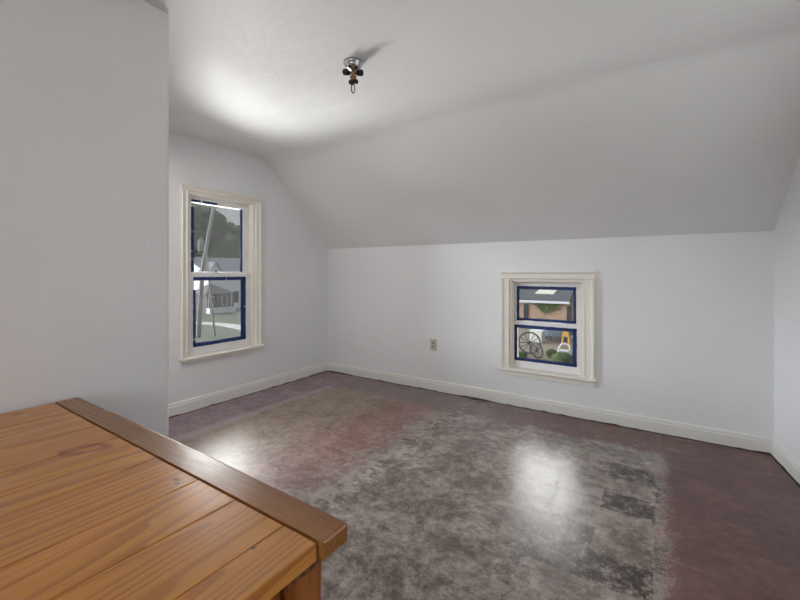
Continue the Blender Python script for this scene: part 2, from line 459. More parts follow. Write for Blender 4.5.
# ------------------------------------------------------------------ baseboards
def baseboard(name, fn, L, h, seed, t=.018, L0=0.0):
    """fn(u, out, z): u along the wall, out into the room. Long board with a small cap moulding and a ragged lower edge."""
    prof = [(.000, 'b'), (t, 'b'), (t, h-.028), (t-.004, h-.024), (t-.004, h-.012), (t-.010, h), (0, h)]
    n = 160; bm = bmesh.new(); rows = []
    for i in range(n+1):
        u = L0+(L-L0)*i/n
        zb = .004+.020*max(0, noise.noise(Vector((u*2.3, seed, 0))))+.012*max(0, noise.noise(Vector((u*13, seed, 3)))-.1)
        dz = .0025*noise.noise(Vector((u*1.3, seed, 9)))
        rows.append([bm.verts.new(fn(u, o_, zb if z == 'b' else z+dz)) for o_, z in prof])
    m = len(prof)
    for a, b in zip(rows, rows[1:]):
        for k in range(m): bm.faces.new((a[k], a[(k+1) % m], b[(k+1) % m], b[k]))
    bm.faces.new(rows[0]); bm.faces.new(rows[-1][::-1])
    return struct(obj(name, bm, M['base']))
baseboard('baseboard_left', lambda u, o_, z: Vector((XL+o_, u, z)), 3.63, .112, 1.3, L0=PY+.001)
baseboard('baseboard_front', lambda u, o_, z: fk(u, z, -o_), KL-.001, .106, 5.1, L0=.02)
baseboard('baseboard_right', lambda u, o_, z: fr_(u, z, -o_), 6.0, .102, 8.7, L0=.019)
# ragged dark strip: baseboard gap shadow put in as colour, with torn floor edge
def gap_shade_line(name, fn, L, seed, w=.022, L0=0):
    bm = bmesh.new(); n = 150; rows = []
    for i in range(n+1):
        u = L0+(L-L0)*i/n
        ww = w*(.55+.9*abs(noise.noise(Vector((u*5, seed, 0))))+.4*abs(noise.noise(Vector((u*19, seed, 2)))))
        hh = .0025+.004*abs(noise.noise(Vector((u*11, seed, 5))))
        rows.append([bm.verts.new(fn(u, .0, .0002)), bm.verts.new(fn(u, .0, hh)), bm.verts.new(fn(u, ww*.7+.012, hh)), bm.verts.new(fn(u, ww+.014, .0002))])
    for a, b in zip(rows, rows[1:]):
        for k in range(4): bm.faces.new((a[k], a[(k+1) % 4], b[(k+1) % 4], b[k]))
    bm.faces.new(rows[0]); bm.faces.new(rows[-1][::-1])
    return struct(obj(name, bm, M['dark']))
gap_shade_line('gap_shade_1', lambda u, o_, z: Vector((XL+o_, u, z)), 3.62, 2.2, w=.012, L0=PY+.002)
gap_shade_line('gap_shade_2', lambda u, o_, z: fk(u, z, -o_), KL-.02, 6.2, w=.016, L0=.03)
gap_shade_line('gap_shade_3', lambda u, o_, z: fr_(u, z, -o_), 6.0, 9.2, w=.022, L0=.03)

# ------------------------------------------------------------------ windows
def strip(bm, x0, x1, z0, z1, y, t=.0012, seed=0, rag=.0025, brk=()):
    """ragged strip of masking tape between two corners; brk = gaps (start, end) as fractions of its length"""
    horiz = (x1-x0) > (z1-z0); n = 26
    spans = []; s = 0
    for a, b in brk: spans.append((s, a)); s = b
    spans.append((s, 1))
    for s0, s1 in spans:
        rows = []
        for i in range(n+1):
            f = s0+(s1-s0)*i/n
            j1 = rag*noise.noise(Vector((f*9, seed, 1))); j2 = rag*noise.noise(Vector((f*9, seed, 7)))
            if horiz: p = [(x0+(x1-x0)*f, z0+j1), (x0+(x1-x0)*f, z1+j2)]
            else: p = [(x0+j1, z0+(z1-z0)*f), (x1+j2, z0+(z1-z0)*f)]
            rows.append([bm.verts.new((p[0][0], y, p[0][1])), bm.verts.new((p[1][0], y, p[1][1])), bm.verts.new((p[1][0], y-t, p[1][1])), bm.verts.new((p[0][0], y-t, p[0][1]))])
        for a, b in zip(rows, rows[1:]):
            for k in range(4): bm.faces.new((a[k], a[(k+1) % 4], b[(k+1) % 4], b[k]))
        bm.faces.new(rows[0]); bm.faces.new(rows[-1][::-1])

def frame_bm(x0, x1, z0, z1, l, r, b, t, y0, y1, bev=.003):
    bm = bmesh.new()
    add_box(bm, (x0, y0, z0), (x0+l, y1, z1), bev); add_box(bm, (x1-r, y0, z0), (x1, y1, z1), bev)
    add_box(bm, (x0+l-.001, y0+.001, z0), (x1-r+.001, y1-.001, z0+b), bev); add_box(bm, (x0+l-.001, y0+.001, z1-t), (x1-r+.001, y1-.001, z1), bev)
    return bm

def window(name, loc, rz, W, cas, stool_t, apron_b, lower, upper, tapes, lock=True, side='l'):
    """local axes: x along the wall, y outwards, z up. cas = outer casing (x0, x1, z1)"""
    root = struct(empty(name, loc, rz))
    a0, a1, z0, z1 = W['a0'], W['a1'], W['z0'], W['z1']
    c0, c1, cz = cas
    zs = stool_t
    def prof_board(bm, u0, u1, fn, v0, v1):
        # casing section between inner edge u0 and outer edge u1: bead, flat, raised back band
        s = 1 if u1 > u0 else -1; w = abs(u1-u0)
        pts = [(0, 0), (0, -.014), (.006, -.019), (.012, -.014), (w*.62, -.015), (w*.70, -.020), (w*.74, -.028), (w-.006, -.030), (w, -.024), (w, 0)]
        prism(bm, [(u0+s*a, b) for a, b in pts], fn, v0, v1)
        return bm
    ov = 0
    # side casings run up to the head casing
    bm = prof_board(bmesh.new(), a0, c0, lambda u, v, d: Vector((u, v, d)), zs, z1); obj('side_casing', bm, M['trim'], root)
    bm = prof_board(bmesh.new(), a1, c1, lambda u, v, d: Vector((u, v, d)), zs, z1); obj('side_casing', bm, M['trim'], root)
    bm = prof_board(bmesh.new(), z1, cz, lambda u, v, d: Vector((d, v, u)), c0, c1); obj('head_casing', bm, M['trim'], root)
    # stool with horns, nosing to the room, and the apron under it
    bm = bmesh.new()
    nose = [(.045, zs-.022), (-.040, zs-.022), (-.048, zs-.018), (-.051, zs-.011), (-.048, zs-.004), (-.040, zs), (.045, zs)]
    prism(bm, nose, lambda u, v, d: Vector((d, u if u < 0 else -.0005, v)), c0-.016, c1+.016)
    add_box(bm, (a0+.001, -.001, zs-.021), (a1-.001, TH-.02, zs-.001))
    obj('window_sill', bm, M['trim'], root)
    bm = bmesh.new(); add_box(bm, (c0+.004, -.018, apron_b), (c1-.004, -.0005, zs-.0225), .003); obj('apron', bm, M['trim'], root)
    # jamb liners, parting stops
    j = .022
    bm = bmesh.new()
    add_box(bm, (a0+.0005, 0, zs), (a0+j, TH, z1-.001)); add_box(bm, (a1-j, 0, zs), (a1-.0005, TH, z1-.001)); add_box(bm, (a0+j, 0, z1-j*.8), (a1-j, TH, z1-.001))
    add_box(bm, (a0+j, .012, zs), (a0+j+.010, .032, z1-j*.8), .002); add_box(bm, (a1-j-.010, .012, zs), (a1-j, .032, z1-j*.8), .002)
    add_box(bm, (a0+j, .012, z1-j*.8-.010), (a1-j, .032, z1-j*.8), .002)
    obj('window_jamb', bm, M['trim'], root)
    b0, b1 = a0+j+.001, a1-j-.001
    # lower sash (nearer), upper sash (further out)
    for nm, S, y0, y1, tp in (('lower_sash', lower, .036, .072, tapes['lower']), ('upper_sash', upper, .075, .110, tapes['upper'])):
        gx0, gx1, gz0, gz1, bot, top = S     # glass opening and the sash's own bottom/top
        bm = frame_bm(b0, b1, bot, top, gx0-b0, b1-gx1, gz0-bot, top-gz1, y0, y1)
        s = obj(nm, bm, M['sash'], root)
        ym = y0+.010
        bm = bmesh.new(); add_box(bm, (gx0-.004, ym-.0015, gz0-.004), (gx1+.004, ym+.0015, gz1+.004)); obj('pane', bm, M['glass'], s)
        bm = bmesh.new()
        for i, (kind, x0, x1, tz0, tz1, brk) in enumerate(tp):
            strip(bm, x0, x1, tz0, tz1, (y0-.0003) if kind == 'f' else (ym-.002), seed=i*3.1+gx0, brk=brk)
        obj('tape', bm, M['tape'], s)
        if nm == 'lower_sash' and lock:
            bm = bmesh.new(); xm = lock
            add_box(bm, (xm-.018, .040, top), (xm+.018, .068, top+.006), .002)
            tube(bm, [(xm, .054, top+.004), (xm, .054, top+.014), (xm+.012, .045, top+.016), (xm+.02, .036, top+.012)], [.006, .006, .004, .004], 8)
            obj('sash_lock', bm, M['black'], s)
    return root

# left window: local x = world Y, local y = world -X
LWt = dict(
    lower=[('f', 1.968, 2.500, 1.132, 1.164, ((.60, .615),)), ('f', 1.966, 1.990, .556, 1.05, ((.10, .12),)), ('f', 2.462, 2.502, .552, 1.162, ((.52, .53),)), ('p', 2.450, 2.488, .560, 1.156, ()),
           ('f', 1.968, 2.502, .543, .578, ())],
    upper=[('f', 1.972, 2.060, 1.840, 1.858, ()), ('f', 2.078, 2.225, 1.836, 1.858, ()), ('f', 1.970, 1.996, 1.21, 1.79, ((.19, .205), (.31, .33), (.62, .635))), ('f', 2.466, 2.492, 1.21, 1.835, ())])
window('window_1', (XL, 0, 0), R(90), LW, (1.837, 2.645, 1.958), .473, .423,
       (1.976, 2.494, .556, 1.160, .474, 1.206), (1.978, 2.490, 1.212, 1.832, 1.172, 1.893), LWt, lock=2.19)
# knee wall window
kang = math.atan2(kt.y, kt.x)
KWt = dict(
    lower=[('f', 2.297, 2.830, .703, .731, ()), ('f', 2.297, 2.326, .41, .731, ()), ('f', 2.798, 2.830, .41, .731, ()), ('f', 2.297, 2.828, .407, .436, ())],
    upper=[('f', 2.310, 2.820, 1.053, 1.080, ()), ('f', 2.310, 2.333, .770, 1.080, ()), ('f', 2.798, 2.818, .772, 1.080, ()), ('f', 2.310, 2.818, .768, .792, ())])
window('window_2', KA.copy(), kang, KW, (2.187, 2.974, 1.217), .340, .276,
       (2.318, 2.812, .424, .716, .341, .762), (2.322, 2.806, .768, 1.066, .728, 1.128), KWt, lock=False)

# ------------------------------------------------------------------ wall outlet
ot = tag(empty('wall_outlet', fk(1.478, .467, 0), kang), 'ivory duplex power outlet on the low wall left of the small window', 'outlet')
bm = bmesh.new(); add_box(bm, (-.036, -.0065, -.058), (.036, -.0002, .058), .0025); obj('cover_plate', bm, M['ivory'], ot)
M['receptacle'] = plain('tan_receptacle', (.34, .31, .23), .4)
for sz in (-1, 1):
    bm = bmesh.new(); prof = []
    n = 28
    pts = []
    for k in range(n):
        a = 2*math.pi*k/n
        pts.append((.0165*math.cos(a), max(-.0125, min(.0125, .0165*math.sin(a)))+sz*.0195))
    prism(bm, pts, lambda u, v, d: Vector((u, d, v)), -.0088, -.005)
    r = obj('receptacle', bm, M['receptacle'], ot)
    bm = bmesh.new()
    add_box(bm, (-.0075, -.0092, sz*.0195-.002), (-.0055, -.0086, sz*.0195+.007)); add_box(bm, (.0055, -.0092, sz*.0195-.001), (.0075, -.0086, sz*.0195+.006))
    lathe(bm, [(.0025, 0), (.0025, .0005)], 10, Matrix.Translation((0, -.0087, sz*.0195-.008)) @ Matrix.Rotation(R(90), 4, 'X'))
    obj('slot', bm, M['slot'], r)
bm = bmesh.new(); lathe(bm, [(0, .0012), (.002, .001), (.003, 0)], 12, Matrix.Translation((0, -.0065, 0)) @ Matrix.Rotation(R(90), 4, 'X')); obj('screw', bm, M['brass'], ot)

# ------------------------------------------------------------------ ceiling light without bulbs or shade
cl = tag(empty('ceiling_light', (-1.44, 1.735, 2.38)), 'bare old chrome and brass ceiling light with empty sockets and hanging loop', 'ceiling light')
bm = bmesh.new(); lathe(bm, [(0, -.052), (.014, -.052), (.020, -.046), (.030, -.042), (.040, -.034), (.046, -.024), (.047, -.018), (.052, -.014), (.054, -.006), (.054, -.0005)], 36); obj('canopy', bm, M['chrome'], cl, smooth=True)
bm = bmesh.new(); lathe(bm, [(.010, -.050), (.014, -.055), (.019, -.060), (.019, -.068), (.012, -.074), (.008, -.078), (.013, -.086), (.013, -.094), (.006, -.100)], 24); obj('stem', bm, M['brass'], cl, smooth=True)
for k in range(3):
    a = R(129+120*k)
    d = Vector((math.cos(a), math.sin(a), 0))
    bm = bmesh.new()
    tube(bm, [d*.014+Vector((0, 0, -.062)), d*.026+Vector((0, 0, -.063)), d*.034+Vector((0, 0, -.066))], .0065, 12)
    arm = obj('socket_arm', bm, M['brass'], cl, smooth=True)
    bm = bmesh.new()
    q = d.to_track_quat('Z', 'Y').to_matrix().to_4x4(); dd = (d+Vector((0, 0, -.25))).normalized(); q = dd.to_track_quat('Z', 'Y').to_matrix().to_4x4()
    lathe(bm, [(0, .010), (.011, .010), (.013, .004), (.013, 0), (.0165, 0), (.0175, .010), (.0165, .030), (.013, .030), (.012, .012), (0, .012)][4:], 20, Matrix.Translation(d*.028+Vector((0, 0, -.064))) @ q)
    lathe(bm, [(0, .001), (.0165, .0), (.0165, .004), (0, .004)], 20, Matrix.Translation(d*.028+Vector((0, 0, -.064))) @ q)
    obj('socket', bm, M['black'], cl, smooth=True)
bm = bmesh.new()
for a in (40, 150, 260):
    d = Vector((math.cos(R(a)), math.sin(R(a)), 0))*.017
    bmesh.ops.create_icosphere(bm, subdivisions=2, radius=.0135, matrix=Matrix.Translation(d+Vector((0, 0, -.108-.010*(a == 260)))))
obj('finial', bm, M['black'], cl, smooth=True)
bm = bmesh.new()
cd = Vector((math.cos(R(33)), math.sin(R(33)), 0))
tube(bm, [cd*(.0095*math.cos(t_))+Vector((0, 0, -.146+.027*math.sin(t_))) for t_ in [2*math.pi*k/28 for k in range(28)]], .0028, 8, True)
obj('ring', bm, M['black'], cl, smooth=True)

# ------------------------------------------------------------------ pine table
TZ = .73
tb = tag(empty('pine_table', (-1.17, -.35, 0)), 'varnished pine plank table with a breadboard end, standing against the plain wall', 'table')
T0 = Vector((-1.17, -.35, 0))
def tobj(name, bm, mat, **k):
    for v in bm.verts: v.co -= T0
    return obj(name, bm, mat, tb, **k)
# planks
joints = [-1.846, -1.680, -1.452, -1.300, -1.185, -1.072, -.880, -.738, -.587, -.502]
YF, YN = .535, -1.30
def inner_y(x): return .535+(-.027)*(x+1.846)/1.348
bm = bmesh.new(); lay = bm.faces.layers.float.new('piece')
for i, (x0, x1) in enumerate(zip(joints, joints[1:])):
    before = set(bm.faces)
    g_ = .0009
    b2 = bmesh.new()
    ya, yb_ = inner_y(x0)-.002, inner_y(x1)-.002
    prism(b2, [(x0+g_, YN), (x1-g_, YN), (x1-g_, yb_), (x0+g_, ya)], lambda u, v, d: Vector((u, v, d)), TZ-.032, TZ-.0004*(i % 2))
    bmesh.ops.recalc_face_normals(b2, faces=b2.faces[:])
    last = (x1 == joints[-1])
    es = [e for e in b2.edges if all(v.co.z > TZ-.005 for v in e.verts)]
    bmesh.ops.bevel(b2, geom=es, offset=.0022, segments=2, profile=.5, affect='EDGES')
    if last:
        es = [e for e in b2.edges if all(v.co.z > TZ-.0045 and v.co.x > x1-g_-.004 for v in e.verts)]
    tmp = bpy.data.meshes.new('t'); b2.to_mesh(tmp); b2.free(); bm.from_mesh(tmp); bpy.data.meshes.remove(tmp)
    for f in bm.faces:
        if f not in before: f[lay] = i*1.37+.5
me_bm = bm
tobj('tabletop', bm, M['pine_top'])
# breadboard end (rounded long board across the planks)
bm = bmesh.new()
prism(bm, [(-1.85, .537), (-.491, .5105), (-.491, .5795), (-1.0, .598), (-1.5, .606), (-1.85, .609)], lambda u, v, d: Vector((u, v, d)), TZ-.036, TZ+.0015)
bmesh.ops.recalc_face_normals(bm, faces=bm.faces[:])
es = [e for e in bm.edges if e.calc_length() > .03 and not (all(v.co.y < .538 and v.co.z > .7 for v in e.verts) )]
bmesh.ops.bevel(bm, geom=es, offset=.007, segments=4, profile=.5, affect='EDGES')
tobj('breadboard_end', bm, M['pine_end'], smooth=False)
bm = bmesh.new()
prism(bm, [(-1.85, YN-.001), (-.491, YN-.001), (-.491, YN-.075), (-1.85, YN-.075)], lambda u, v, d: Vector((u, v, d)), TZ-.036, TZ+.0015)
bmesh.ops.bevel(bm, geom=bm.edges[:], offset=.006, segments=3, profile=.5, affect='EDGES')
tobj('breadboard_end', bm, M['pine_end'])
# cleats, aprons, legs
for y0, y1 in ((.455, .560), (YN-.05, YN+.055)):
    bm = bmesh.new(); add_box(bm, (-1.80, y0, TZ-.058), (-.518, y1, TZ-.0365), .002); tobj('cleat', bm, M['pine_cleat'])
for x0, x1 in ((-1.775, -1.75), (-.575, -.55)):
    bm = bmesh.new(); add_box(bm, (x0, YN+.07, TZ-.150), (x1, .468, TZ-.034), .002); tobj('side_apron', bm, M['pine_side'])
for y0, y1 in ((.505, .530), (YN-.02, YN+.005)):
    bm = bmesh.new(); add_box(bm, (-1.745, y0, TZ-.150), (-.60, y1, TZ-.059), .002); tobj('end_apron', bm, M['pine_side'])
for x0, x1 in ((-1.79, -1.715), (-.597, -.522)):
    for y0, y1 in ((.479, .540), (YN-.03, YN+.035)):
        bm = bmesh.new(); z_ = TZ-.0585
        prism(bm, [(x0, y0), (x1, y0), (x1, y1), (x0, y1)], lambda u, v, d: Vector((u, v, d)), 0, z_)
        for v in bm.verts:
            if v.co.z < .01: v.co.x += (-.008 if v.co.x > (x0+x1)/2 else .008); v.co.y += (-.006 if v.co.y > (y0+y1)/2 else .006)
        bmesh.ops.bevel(bm, geom=bm.edges[:], offset=.003, segments=2, profile=.5, affect='EDGES')
        tobj('leg', bm, M['pine_leg'])

# ------------------------------------------------------------------ outside
GZ = -3.3
def leaf_mat(name, a, b):
    m, nt, bs, _ = new_mat(name); g = G(nt); p = g.geo()
    g.put(bs.inputs['Base Color'], g.mix(g.noise(p, 1.1, 5, .7), a, b)); bs.inputs['Roughness'].default_value = .7
    bs.inputs['Specular IOR Level'].default_value = .2
    return m
M['grass'] = leaf_mat('lawn_grass', (.034, .048, .020), (.090, .105, .048))
M['yard'] = leaf_mat('bare_yard_dirt', (.17, .14, .095), (.27, .23, .165))
M['leaf'] = leaf_mat('tree_leaves', (.028, .045, .022), (.125, .150, .075))
M['leaf2'] = leaf_mat('ivy_leaves', (.05, .085, .02), (.13, .17, .05))
M['bark'] = plain('weathered_pole_wood', (.30, .28, .26), .8, var=.25)
M['siding'] = plain('white_siding', (.62, .63, .66), .6, var=.08, vscale=1)
M['roof'] = plain('grey_shingles', (.13, .13, .145), .8, var=.2, vscale=2, bump=.3, bscale=4)
M['brown'] = plain('brown_brick', (.085, .055, .055), .8, var=.25, vscale=2)
M['porchroof'] = plain('brown_shingles', (.12, .10, .10), .8, var=.2, vscale=2)
M['pane_out'] = plain('dark_window', (.03, .045, .05), .2)
M['path'] = plain('concrete_path', (.42, .41, .37), .8)
M['orange'] = plain('orange_brick', (.38, .25, .155), .8, var=.25, vscale=2.5)
M['darkroof'] = plain('dark_shed_roof', (.055, .06, .065), .7, var=.3, vscale=1.2)
M['cream'] = plain('cream_panel', (.62, .60, .50), .6)
M['tarp'] = plain('blue_grey_tarp', (.12, .145, .20), .7, var=.35, vscale=2.5)
M['yellow'] = plain('yellow_plastic', (.55, .30, .05), .5)
M['white'] = plain('white_enamel', (.55, .56, .56), .5)
M['iron'] = plain('rusty_iron', (.06, .05, .045), .7, var=.3)
bm = bmesh.new()
# ground under the outside scenery, gently uneven
N_ = 40
vv = [[bm.verts.new((-110+i*4, -50+j*4, GZ+.05*noise.noise(Vector((i*.7, j*.7, 0))))) for j in range(N_+1)] for i in range(N_+1)]
for i in range(N_):
    for j in range(N_): bm.faces.new((vv[i][j], vv[i+1][j], vv[i+1][j+1], vv[i][j+1]))
struct(obj('ground', bm, M['grass'], smooth=True))
bm = bmesh.new()
pts = [(-13, 14), (-1, 14), (0, 36.5), (-16, 36.5), (-15, 25)]
prism(bm, pts, lambda u, v, d: Vector((u, v, d)), GZ-.1, GZ+.09)
struct(obj('yard_ground', bm, M['yard']))
bm = bmesh.new()
for i in range(14):
    pass
ppts = [(-38.5, 15), (-36, 18.5), (-34.0, 20.2), (-31.0, 20.6), (-28.5, 20.3), (-24, 19.2), (-18, 17)]
rows = []
for k, (x, y) in enumerate(ppts):
    p0 = Vector(ppts[max(k-1, 0)]); p1 = Vector(ppts[min(k+1, len(ppts)-1)]); t_ = (p1-p0).normalized(); nn = Vector((-t_.y, t_.x))
    rows.append([bm.verts.new((x+nn.x*s*.55, y+nn.y*s*.55, GZ+h)) for s, h in ((-1, 0), (-1, .1), (1, .1), (1, 0))])
for a, b in zip(rows, rows[1:]):
    for k in range(4): bm.faces.new((a[k], a[(k+1) % 4], b[(k+1) % 4], b[k]))
bm.faces.new(rows[0]); bm.faces.new(rows[-1][::-1])
struct(obj('garden_path', bm, M['path']))

def tree(loc, H, W, label, seed, leaves=4200, group='trees beyond the white house'):
    rnd = random.Random(seed)
    t = tag(empty('tree', (loc[0], loc[1], GZ)), label, 'tree', group)
    bm = bmesh.new(); tube(bm, [(0, 0, -.1), (.1, .05, H*.25), (-.1, .1, H*.55)], [W*.06, W*.045, W*.02], 10)
    for k in range(5):
        a = rnd.uniform(0, 6.3); tube(bm, [(0, 0, H*.3), (math.cos(a)*W*.2, math.sin(a)*W*.2, H*.5), (math.cos(a)*W*.32, math.sin(a)*W*.32, H*.65)], [W*.025, W*.016, W*.008], 6)
    obj('trunk', bm, M['bark'], t)
    lobes = [(Vector((rnd.uniform(-.3, .3)*W, rnd.uniform(-.3, .3)*W, H*rnd.uniform(.14, .80))), W*rnd.uniform(.18, .30)) for _ in range(22)]
    lobes.append((Vector((0, 0, H*.85)), W*.22))
    bm = bmesh.new()
    for c, r in lobes:
        res = bmesh.ops.create_icosphere(bm, subdivisions=2, radius=r*.86, matrix=Matrix.Translation(c))
        for v in res['verts']: v.co += (v.co-c)*.25*noise.noise(v.co*1.3)
    for _ in range(leaves):
        c, r = rnd.choice(lobes)
        d = Vector((rnd.gauss(0, 1), rnd.gauss(0, 1), rnd.gauss(0, 1))).normalized()
        p = c+d*r*rnd.uniform(.85, 1.12); s = rnd.uniform(.10, .24)
        u = Vector((rnd.gauss(0, 1), rnd.gauss(0, 1), rnd.gauss(0, 1))).normalized(); w = u.cross(d)
        if w.length < .05: continue
        w.normalize()
        bm.faces.new([bm.verts.new(p+u*s), bm.verts.new(p+w*s*.6), bm.verts.new(p-u*s), bm.verts.new(p-w*s*.6)])
    obj('crown', bm, M['leaf'], t)
tree((-64, 36.2), 16.4, 11.5, 'tallest dark green tree behind the utility pole, beyond the left window', 3)
tree((-74, 49.3), 15.0, 11, 'rounded green tree right of the pole, over the grey roof', 5)

# utility pole with a transformer and a brace
up = tag(empty('utility_pole', (-27, 15.75, GZ)), 'leaning grey utility pole with transformer standing on the lawn', 'utility pole')
bm = bmesh.new(); tube(bm, [(0, .0, -.2), (0, .28, 4.6), (0, 1.15, 9.4), (0, 1.45, 11.2)], [.15, .14, .10, .09], 12); obj('pole', bm, M['bark'], up, smooth=True)
bm = bmesh.new(); tube(bm, [(.3, 1.05, -.1), (.2, .75, 3.2), (.12, .45, 6.4)], [.07, .065, .06], 10); obj('brace', bm, M['bark'], up, smooth=True)
bm = bmesh.new(); lathe(bm, [(0, 0), (.16, .02), (.18, .1), (.18, .75), (.14, .85), (.05, .9), (.05, 1.0), (0, 1.02)], 16, Matrix.Translation((.1, .12, 6.0))); obj('transformer', bm, M['bark'], up, smooth=False)
bm = bmesh.new(); add_box(bm, (-.05, .3, 10.3), (.05, 2.3, 10.45)); obj('crossarm', bm, M['bark'], up)

# white house beyond the lawn
def house_gable(bmw, x0, x1, y0, y1, z0, ze, zr, axis='Y'):
    if axis == 'Y': prism(bmw, [(x0, z0), (x1, z0), (x1, ze), ((x0+x1)/2, zr), (x0, ze)], lambda u, v, d: Vector((u, d, v)), y0, y1)
    else: prism(bmw, [(y0, z0), (y1, z0), (y1, ze), ((y0+y1)/2, zr), (y0, ze)], lambda u, v, d: Vector((d, u, v)), x0, x1)
def roof_slab(bm, a, b, c, d, t=.12):
    q = [Vector(p) for p in (a, b, c, d)]; nn = (q[1]-q[0]).cross(q[3]-q[0]).normalized()
    if nn.z < 0: nn = -nn
    lo = [bm.verts.new(p) for p in q]; hi = [bm.verts.new(p+nn*t) for p in q]
    bm.faces.new(lo); bm.faces.new(hi[::-1])
    for i in range(4): bm.faces.new((lo[i], lo[(i+1) % 4], hi[(i+1) % 4], hi[i]))
def window_part(parent, cx, cy, cz, w, h, facing, off):
    # facing 'X' or 'Y-': frame with a dark pane as its sub-part
    bm = bmesh.new(); bp = bmesh.new()
    if facing == 'X':
        add_box(bm, (cx, cy-w/2-.08, cz-h/2-.08), (cx+.05, cy+w/2+.08, cz+h/2+.08)); add_box(bp, (cx+.04, cy-w/2, cz-h/2), (cx+.07, cy+w/2, cz+h/2))
    else:
        add_box(bm, (cx-w/2-.08, cy-.05, cz-h/2-.08), (cx+w/2+.08, cy, cz+h/2+.08)); add_box(bp, (cx-w/2, cy-.07, cz-h/2), (cx+w/2, cy-.04, cz+h/2))
    for b_ in (bm, bp):
        for v in b_.verts: v.co -= off
    f = obj('window', bm, M['siding'] if facing == 'X' else M['iron'], parent); obj('pane', bp, M['pane_out'], f)

HO = Vector((-50, 31, GZ))
ho = tag(empty('white_house', HO), 'white sided house with a grey gabled roof across the lawn', 'house')
bm = bmesh.new(); house_gable(bm, -54, -46, 27.8, 38, GZ, 1.35, 3.1)
house_gable(bm, -46.2, -45.2, 27.75, 29.25, GZ, 1.35, 2.45, 'X')
for v in bm.verts: v.co -= HO
obj('wall', bm, M['siding'], ho)
bm = bmesh.new()
roof_slab(bm, (-45.6, 27.5, 1.2), (-45.6, 38.3, 1.2), (-50, 38.3, 3.15), (-50, 27.5, 3.15)); roof_slab(bm, (-54.4, 27.5, 1.2), (-54.4, 38.3, 1.2), (-50, 38.3, 3.15), (-50, 27.5, 3.15))
roof_slab(bm, (-45.1, 27.6, 1.2), (-47.5, 27.6, 1.2), (-47.5, 28.5, 2.5), (-45.1, 28.5, 2.5), .06); roof_slab(bm, (-45.1, 29.4, 1.2), (-47.5, 29.4, 1.2), (-47.5, 28.5, 2.5), (-45.1, 28.5, 2.5), .06)
for v in bm.verts: v.co -= HO
obj('roof', bm, M['roof'], ho)
window_part(ho, -46.0, 31.8, -1.9, .8, 1.5, 'X', HO); window_part(ho, -46.0, 34.5, -1.9, .8, 1.5, 'X', HO)

PO = Vector((-42.5, 27, GZ))
po = tag(empty('porch_house', PO), 'small brown brick house with a hipped porch roof behind the utility pole', 'house')
bm = bmesh.new(); add_box(bm, (-44.6, 25.5, GZ), (-42, 28.4, -1.15))
for v in bm.verts: v.co -= PO
obj('wall', bm, M['brown'], po)
bm = bmesh.new()
b4 = [Vector(p) for p in ((-45, 25.1, -1.15), (-41.6, 25.1, -1.15), (-41.6, 28.8, -1.15), (-45, 28.8, -1.15))]; ap = Vector((-43.3, 26.6, .0))
vs = [bm.verts.new(p-PO) for p in b4]; va = bm.verts.new(ap-PO); bm.faces.new(vs)
for i in range(4): bm.faces.new((vs[i], vs[(i+1) % 4], va))
obj('roof', bm, M['porchroof'], po)
bm = bmesh.new(); add_box(bm, (-42.0, 25.4, GZ), (-41.3, 28.6, GZ+.62))
for v in bm.verts: v.co -= PO
obj('porch_base', bm, M['siding'], po)
for yy in (25.5, 26.5, 27.45, 28.4):
    bm = bmesh.new(); add_box(bm, (-41.7, yy-.09, GZ+.62), (-41.5, yy+.09, -1.15))
    for v in bm.verts: v.co -= PO
    obj('porch_post', bm, M['porchroof'], po)
window_part(po, -42.0, 26.0, -1.95, .5, .9, 'X', PO); window_part(po, -42.0, 27.6, -1.95, .6, .9, 'X', PO)

# low orange brick building behind the yard
SO = Vector((-8, 36, GZ))
sh = tag(empty('brick_outbuilding', SO), 'low orange brick outbuilding with a dark roof behind the back yard', 'building')
bm = bmesh.new(); house_gable(bm, -11.5, -5.9, 35, 41, GZ, -1.15, .25, 'X')
for v in bm.verts: v.co -= SO
obj('wall', bm, M['orange'], sh)
bm = bmesh.new(); roof_slab(bm, (-11.9, 34.6, -1.2), (-6.1, 34.6, -1.2), (-6.1, 38, .32), (-11.9, 38, .32)); roof_slab(bm, (-11.9, 41.4, -1.2), (-6.1, 41.4, -1.2), (-6.1, 38, .32), (-11.9, 38, .32))
for v in bm.verts: v.co -= SO
obj('roof', bm, M['darkroof'], sh)
bm = bmesh.new(); add_box(bm, (-11.9, 34.5, -1.32), (-6.1, 34.62, -1.12))
for v in bm.verts: v.co -= SO
obj('gutter', bm, M['siding'], sh)
bm = bmesh.new(); prism(bm, [(-9.1, 35.6), (-7.55, 35.6), (-7.4, 36.4), (-8.9, 36.4)], lambda u, v, d: Vector((u, v, -1.2+(v-34.6)*.447+d)), .10, .2)
for v in bm.verts: v.co -= SO
obj('skylight', bm, M['cream'], sh)
for cx in (-9.75, -6.25):
    bm = bmesh.new(); add_box(bm, (cx-.14, 34.9, GZ+.1), (cx+.14, 35.01, -1.5))
    for v in bm.verts: v.co -= SO
    obj('doorway', bm, M['pane_out'], sh)
iv = tag(obj('ivy', (lambda: bmesh.new())(), M['leaf2']), 'green ivy hanging on the orange brick outbuilding', 'ivy', None, 'stuff')
bm = bmesh.new(); rnd = random.Random(4)
